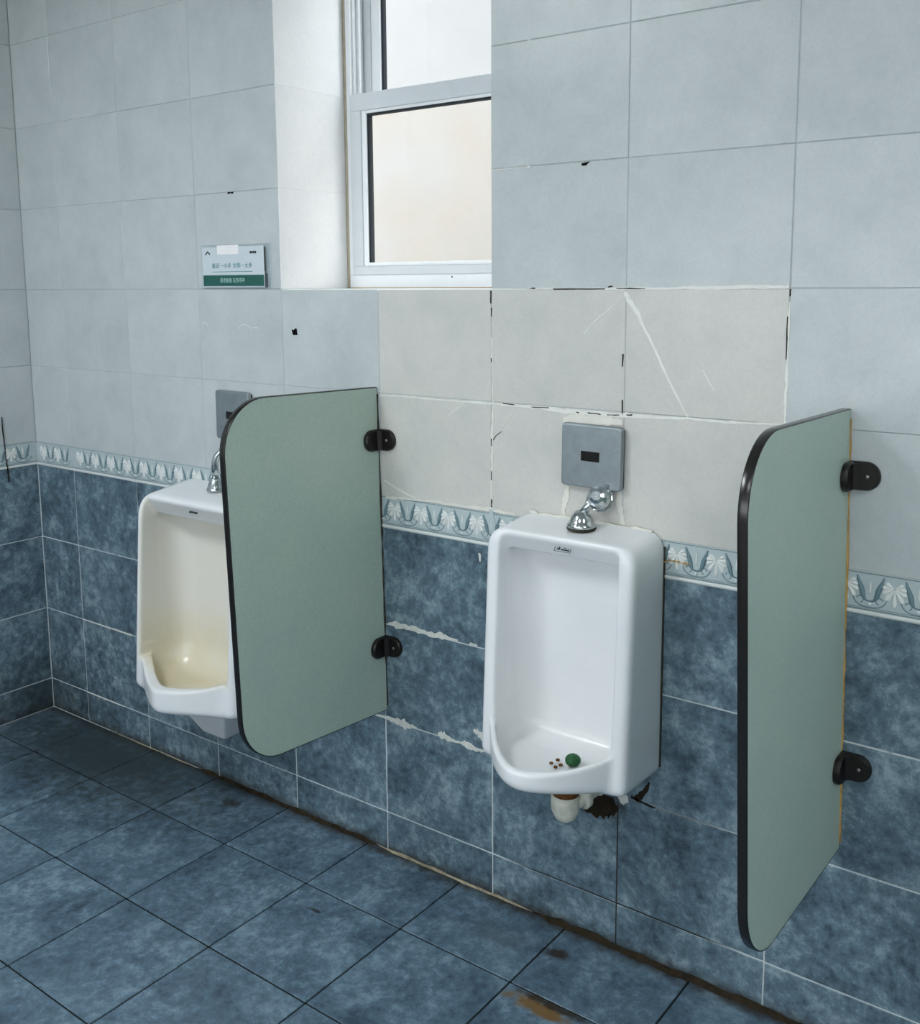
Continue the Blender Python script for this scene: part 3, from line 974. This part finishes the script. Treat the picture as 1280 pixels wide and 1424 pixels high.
def font_mesh(name, body, size, mat, parent, loc, rot=(math.pi/2, 0, 0), extrude=.0003, align='CENTER', bold=0.0, scale=(1, 1, 1), maxw=None):
    cu = bpy.data.curves.new(name, 'FONT')
    cu.body = body; cu.size = size; cu.extrude = extrude; cu.align_x = align; cu.align_y = 'CENTER'; cu.offset = bold
    cu.resolution_u = 3
    tmp = bpy.data.objects.new(name+'_tmp', cu)
    COL.objects.link(tmp)
    dg = bpy.context.evaluated_depsgraph_get()
    me = bpy.data.meshes.new_from_object(tmp.evaluated_get(dg))
    bpy.data.objects.remove(tmp)
    me.materials.clear()
    if maxw and len(me.vertices):
        xs = [v.co.x for v in me.vertices]
        k = maxw/max(1e-6, max(xs)-min(xs))
        for v in me.vertices:
            v.co.x *= k
    o = me_obj(name, me, mat, parent)
    o.location = loc; o.rotation_euler = rot; o.scale = scale
    return o
# maker's marks printed on the headers; the header face leans back
def header_frame(p):
    s = math.atan2(p['dh1']-p['dh0'], p['zh1']-p['zh'])
    return s
def header_pt(p, f):
    return -(p['dh0']+(p['dh1']-p['dh0'])*f), p['zh']+(p['zh1']-p['zh'])*f-p['zb']
s2 = header_frame(P2)
yh, zh = header_pt(P2, .50)
mk = empty('maker_label', (.006, yh-.0012, zh), ur2)
mk.rotation_euler = (-s2, 0, 0)
bm = bmesh.new()
for a, b, c, d in ((-.019, .019, -.0085, -.0078), (-.019, .019, .0078, .0085), (-.019, -.0182, -.0078, .0078), (.0182, .019, -.0078, .0078)):
    add_box(bm, a, b, -.0004, .0004, c, d)
add_box(bm, -.003, .016, -.0004, .0004, -.0050, -.0024)
mesh_obj('print', bm, M_INK, mk)
font_mesh('print', 'S', .015, M_INK, mk, (-.0095, 0, 0), bold=.0007)
font_mesh('print', 'OA', .0085, M_INK, mk, (.0065, 0, .0028), bold=.0004)
s1 = header_frame(P1)
yh, zh = header_pt(P1, .55)
mk = empty('maker_label', (.012, yh-.0012, zh), ur1)
mk.rotation_euler = (-s1, 0, 0)
font_mesh('print', 'annwa', .013, M_INK, mk, (0, 0, 0), bold=.0005, maxw=.034)
# drain holes of the near urinal
for px, py in ((776, 1056), (767, 1060.5), (780, 1063), (773, 1066)):
    # on the bowl floor
    d_ = RT*((px-IW/2)/F_PX)+UP*(-(py-IH/2-PPY)/F_PX)+FW
    t_ = (P2['zf']+.006-CAM[2])/d_[2]
    q_ = CAM+t_*d_
    bm = bmesh.new()
    add_lathe(bm, [(.0042, 0), (.0042, .003)], n=10)
    mesh_obj('drain_hole', bm, M_RUST, ur2, loc=(q_[0]-UX2, q_[1], P2['zf']+.0035-P2['zb']))
# cream sealant where the top meets the tiles
bm = bmesh.new()
pts = [(-.150+.30*i/24, -.004-random.uniform(0, .003), P2['zt']-P2['zb']-.002+random.uniform(-.002, .004)) for i in range(25)]
add_tube(bm, pts, [.0045*random.uniform(.6, 1.5) for _ in pts], 6)
mesh_obj('sealant', bm, M_SEALW, ur2, True)
# dark joint down the right-hand side
bm = bmesh.new()
add_box(bm, P2['hw']-.006, P2['hw']+.0022, -.0035, -.0006, .015, P2['zt']-P2['zb']-.03, .0005, 1)
mesh_obj('sealant', bm, M_SEALD, ur2)

# green deodorant lump on the drain
bm = bmesh.new()
bmesh.ops.create_icosphere(bm, subdivisions=3, radius=.0165)
for v in bm.verts:
    n = math.sin(v.co.x*420)*math.cos(v.co.y*380+1)*math.sin(v.co.z*400+2)
    v.co *= 1+.05*n
    v.co.z *= .78
dz = .482
q_ = (lambda d_: CAM+d_*((dz-CAM[2])/d_[2]))(RT*((797-IW/2)/F_PX)+UP*(-(1057-IH/2-PPY)/F_PX)+FW)
do = mesh_obj('deodorant_block', bm, M_GREEN, None, True, (q_[0], q_[1], dz))
tag(do, 'small round green deodorant block lying in the near urinal bowl', 'deodorant block')

# waste trap under the near urinal
tr = empty('waste_trap', (UX2+.022, -.125, P2['zb']))
tag(tr, 'grimy white plastic waste trap under the near urinal', 'pipe')
bm = bmesh.new()
add_lathe(bm, [(.026, -.002), (.026, -.040), (.031, -.041), (.0315, -.058), (.0295, -.076), (.0225, -.091), (.011, -.100), (.0005, -.1015)], n=28)
mesh_obj('cup', bm, M_PVC, tr, True)
bm = bmesh.new()
add_lathe(bm, [(.0265, -.026), (.0290, -.030), (.0295, -.037), (.0275, -.0402)], n=24)
mesh_obj('rust_ring', bm, M_RUST, tr, True)
bm = bmesh.new()
add_tube(bm, [(.010, .010, -.056), (.020, .035, -.050), (.026, .060, -.044), (.030, .090, -.038), (.031, .1235, -.034)], .0215, 18)
mesh_obj('outlet_pipe', bm, M_PVC, tr, True)
for (a, b, r) in (((.016, .026, -.053), (.0195, .040, -.0495), .0305), ((.0275, .070, -.0425), (.0285, .080, -.040), .0265)):
    bm = bmesh.new()
    a = Vector(a); b = Vector(b)
    add_tube(bm, [a, a+(b-a)*.15, a+(b-a)*.85, b], [r*.93, r, r, r*.93], 20)
    mesh_obj('collar', bm, M_PVC, tr, True)

# ------------------------------------------------------------------ flush sensors and chrome inlets
def sensor(cx, z0, z1, w, label, tilt=0.0):
    t = empty('flush_sensor', (cx, 0, (z0+z1)/2))
    tag(t, label, 'flush sensor', 'flush sensors')
    t.rotation_euler = (0, tilt, 0)
    h = z1-z0
    bm = bmesh.new()
    poly = round_poly([(-w/2, -h/2), (w/2, -h/2), (w/2, h/2), (-w/2, h/2)], [.008]*4, 4)
    va, vb = add_prism(bm, poly, 'y', -.020, -.007)
    es = [e for e in bm.edges if all(abs(v.co.y+.020) < 1e-6 for v in e.verts)]
    bmesh.ops.bevel(bm, geom=es, offset=.0035, segments=3, affect='EDGES', profile=.5)
    mesh_obj('cover_plate', bm, M_STEEL, t)
    box('back_box', M_HOLE, t, -w/2+.006, w/2-.002, -.0075, -.0012, -h/2+.006, h/2-.006)
    box('sensor_eye', M_GLASSBLK, t, -.023, .021, -.0207, -.018, -.010, .011, .0006, 1)
    return t
sensor(.2665, 1.0315, 1.1655, .142, 'square grey steel flush sensor above the near urinal', .012)
sensor(-.856, 1.035, 1.170, .134, 'square grey steel flush sensor above the far stained urinal', .012)

# near inlet: ball joint under the sensor, slanted pipe, bell flange on the ceramic
n2 = empty('flush_inlet', (.2685, -.058, .9555))
tag(n2, 'worn chrome flush pipe slanting from ball joint to near urinal', 'pipe', 'chrome flush inlets')
bm = bmesh.new()
add_lathe(bm, [(.0285, .0), (.0300, .003), (.0300, .008), (.0262, .011), (.0235, .019), (.019, .027), (.0145, .033), (.012, .035)], n=28)
mesh_obj('bell_flange', bm, M_CHROME, n2, True)
bm = bmesh.new()
add_lathe(bm, [(.0292, -.004), (.0305, -.002), (.0305, .0015), (.0295, .003)], n=24)
mesh_obj('rust_ring', bm, M_SEALD, n2, True)
bx, bz = wp(834, 693, -.030)
e_ = Vector((bx-.2685, .028, bz-.9555))
bm = bmesh.new()
add_tube(bm, [(0, 0, .028), e_*.5+Vector((-.003, -.002, .016)), e_+Vector((-.012, -.012, .004))], [.0088, .0088, .0100], 16)
mesh_obj('pipe', bm, M_CHROME, n2, True)
bm = bmesh.new()
Mr = Matrix.Rotation(math.radians(68), 4, 'X') @ Matrix.Rotation(math.radians(14), 4, 'Y')
add_lathe(bm, [(.010, .030), (.016, .027), (.022, .020), (.0255, .010), (.0255, -.002), (.0275, -.003), (.0275, -.012), (.024, -.015), (.019, -.020)], tuple(e_), 12, Mr)
mesh_obj('union_nut', bm, M_CHROME, n2, False)
bm = bmesh.new()
add_tube(bm, [e_+Vector((.008, .004, .004)), e_+Vector((.010, .014, .012)), e_+Vector((.010, .020, .022))], [.014, .014, .0135], 16)
mesh_obj('stub', bm, M_CHROME, n2, True)
# far inlet: plain bent chrome pipe
n1 = empty('flush_inlet', (UX1+.006, -.062, .8985))
tag(n1, 'thin bent chrome flush pipe entering the far stained urinal', 'pipe', 'chrome flush inlets')
bm = bmesh.new()
add_lathe(bm, [(.0245, .0), (.0255, .004), (.0225, .010), (.017, .028), (.0165, .033), (.011, .036)], n=24)
mesh_obj('bell_flange', bm, M_CHROME, n1, True)
bm = bmesh.new()
pts = [(0, 0, .03), (0, 0, .062), (.001, .0, .080), (.006, .004, .096), (.016, .012, .110), (.026, .022, .122), (.030, .032, .134), (.031, .045, .150)]
add_tube(bm, pts, .0095, 14)
mesh_obj('pipe', bm, M_CHROME, n1, True)

# ------------------------------------------------------------------ partitions
def partition(xt, xb, ztop, prof, rad, brz, label, seal, thick=.0145):
    """prof: four corners (d, z) wall-bottom, front-bottom, front-top, wall-top on the right-hand face"""
    zb = prof[0][1]
    t = empty('partition', (xb, 0, zb))
    tag(t, label, 'partition', 'green partitions')
    tilt = -math.atan2(xb-xt, ztop-zb)
    t.rotation_euler = (0, tilt, 0)
    poly = [(-d, z-zb) for d, z in round_poly(prof, rad, 14)]
    bm = bmesh.new()
    add_prism(bm, poly, 'x', -thick, 0)
    mesh_obj('panel', bm, M_PANEL, t)
    # black band round the free edges
    n = len(poly)
    path = poly[:]                       # wall-bottom ... wall-top, open at the wall
    bm = bmesh.new()
    rows = []
    for i, (y, z) in enumerate(path):
        a = path[max(i-1, 0)]; b = path[min(i+1, n-1)]
        dv = Vector((b[0]-a[0], b[1]-a[1])).normalized()
        nn = Vector((dv.y, -dv.x))
        c = Vector((sum(p[0] for p in path)/n, sum(p[1] for p in path)/n))
        if nn.dot(Vector((y, z))-c) < 0:
            nn = -nn
        o_ = .0012
        rows.append([bm.verts.new((x, y+nn.x*k, z+nn.y*k)) for x, k in ((.0005, -.0012), (.0005, o_*.5), (-.0008, o_), (-thick+.0008, o_), (-thick-.0005, o_*.5), (-thick-.0005, -.0012))])
    for a, b in zip(rows, rows[1:]):
        for k in range(5):
            bm.faces.new((a[k], a[k+1], b[k+1], b[k]))
    bmesh.ops.recalc_face_normals(bm, faces=bm.faces)
    mesh_obj('edge_band', bm, M_EDGE, t, True)
    # sealant at the wall
    bm = bmesh.new()
    m = 30
    pts = [(.0004, -.0022, .012+(ztop-zb-.03)*i/m) for i in range(m+1)]
    add_tube(bm, pts, [.0022*random.uniform(.5, 1.6) for _ in pts], 6)
    mesh_obj('sealant', bm, seal, t, True)
    # corner brackets
    for z in brz:
        H, R = .052, .026
        bm = bmesh.new()
        def leaf(L):
            return round_poly([(0, -H/2), (L, -H/2), (L, H/2), (0, H/2)], [0, R*.98, R*.98, 0], 10)
        def slab(L, f, T):
            poly = leaf(L)
            lo = [bm.verts.new(f(u, w, 0)) for u, w in poly]
            mid = [bm.verts.new(f(u, w, T*.6)) for u, w in poly]
            cx_ = L*.45
            hi = [bm.verts.new(f(cx_+(u-cx_)*(.9 if u > .001 else 1.0), w*.9, T)) for u, w in poly]
            k = len(poly)
            for a, b in ((lo, mid), (mid, hi)):
                for i in range(k):
                    bm.faces.new((a[i], a[(i+1) % k], b[(i+1) % k], b[i]))
            bm.faces.new(lo[::-1]); bm.faces.new(hi)
        slab(.054, lambda u, w, h: (u+.0012, -.0012-h, w+z-zb), .011)
        slab(.056, lambda u, w, h: (.0012+h, -u-.0012, w+z-zb), .011)
        # rounded inner web joining the leaves
        web = [(.0012, -.0012), (.026, -.0012), (.020, -.012), (.012, -.020), (.0012, -.028)]
        lo = [bm.verts.new((x, y, z-zb-H*.44)) for x, y in web]
        hi = [bm.verts.new((x, y, z-zb+H*.44)) for x, y in web]
        k = len(web)
        for i in range(k):
            bm.faces.new((lo[i], lo[(i+1) % k], hi[(i+1) % k], hi[i]))
        bm.faces.new(lo[::-1]); bm.faces.new(hi)
        bmesh.ops.recalc_face_normals(bm, faces=bm.faces)
        br = mesh_obj('bracket', bm, M_BLACK, t)
        bm = bmesh.new()
        add_lathe(bm, [(.004, 0), (.0038, .0012), (.0025, .0020), (.0004, .0022)], (.034, -.0117, z-zb), 10, Matrix.Rotation(math.pi/2, 4, 'X'))
        mesh_obj('screw', bm, M_SCREW, br, True)
    return t
partition(-.340, -.3235, 1.210, [(.003, .387), (.472, .416), (.486, 1.222), (.003, 1.209)], [.004, .115, .115, .002], (1.081, .558),
          'green partition on the left, half hiding the stained urinal', M_SEALD)
partition(.784, .8015, 1.2335, [(.003, .400), (.462, .404), (.490, 1.243), (.003, 1.2335)], [.004, .115, .12, .002], (1.115, .568),
          'green partition on the right, beside the clean white urinal', M_OCHRE)

# ------------------------------------------------------------------ notice in a clear holder
sg = empty('wall_notice', (-.835, 0, 1.5065))
tag(sg, 'printed notice with dark green band in clear holder beside the window', 'sign')
sw, sh = .276, .118
box('holder', M_ACRYL, sg, -sw/2, sw/2, -.0065, -.0015, -sh/2, sh/2, .001, 1)
box('card', M_CARD, sg, -sw/2+.006, sw/2-.022, -.0078, -.0066, -sh/2+.004, sh/2-.006, .0002, 1)
box('holder_edge', M_GASKET, sg, sw/2-.014, sw/2-.0115, -.0078, -.0066, -sh/2+.003, -sh/2+.040)
box('card_edge', M_GASKET, sg, sw/2-.0218, sw/2-.0206, -.0078, -.0066, -sh/2+.046, sh/2-.010)
box('green_band', M_BAR, sg, -sw/2+.009, sw/2-.024, -.0085, -.0079, -sh/2+.007, -sh/2+.0365)
box('sticker', M_STICK, sg, -.068, .018, -.0086, -.0079, sh/2-.026, sh/2-.002)
font_mesh('lettering', '来也匆匆 去也冲冲', .0145, M_WPRINT, sg, (-.010, -.0088, -sh/2+.0218), extrude=.0002, maxw=.098)
font_mesh('lettering', '贴近一小步 文明一大步', .0155, M_TEAL, sg, (-.010, -.0082, .0015), extrude=.0003, maxw=.160)
box('underline', M_TEAL, sg, -.090, .070, -.0084, -.0079, -.0145, -.0128)
box('underline', M_WPRINT, sg, -.060, .070, -.0084, -.0079, -.0205, -.0195)
bm = bmesh.new()
for poly in ([(-.014, -.006), (0, .006), (.003, .003), (-.010, -.008)], [(0, .006), (.014, -.004), (.010, -.007), (-.002, .003)]):
    add_prism(bm, [(-.108+a*.8, .038+b*.8) for a, b in poly], 'y', -.0084, -.0079)
mesh_obj('emblem', bm, M_INK, sg)
bm = bmesh.new()
for k in range(4):
    add_box(bm, .062+k*.0065, .0672+k*.0065, -.0084, -.0079, .033, .0395)
mesh_obj('emblem', bm, M_GASKET, sg)
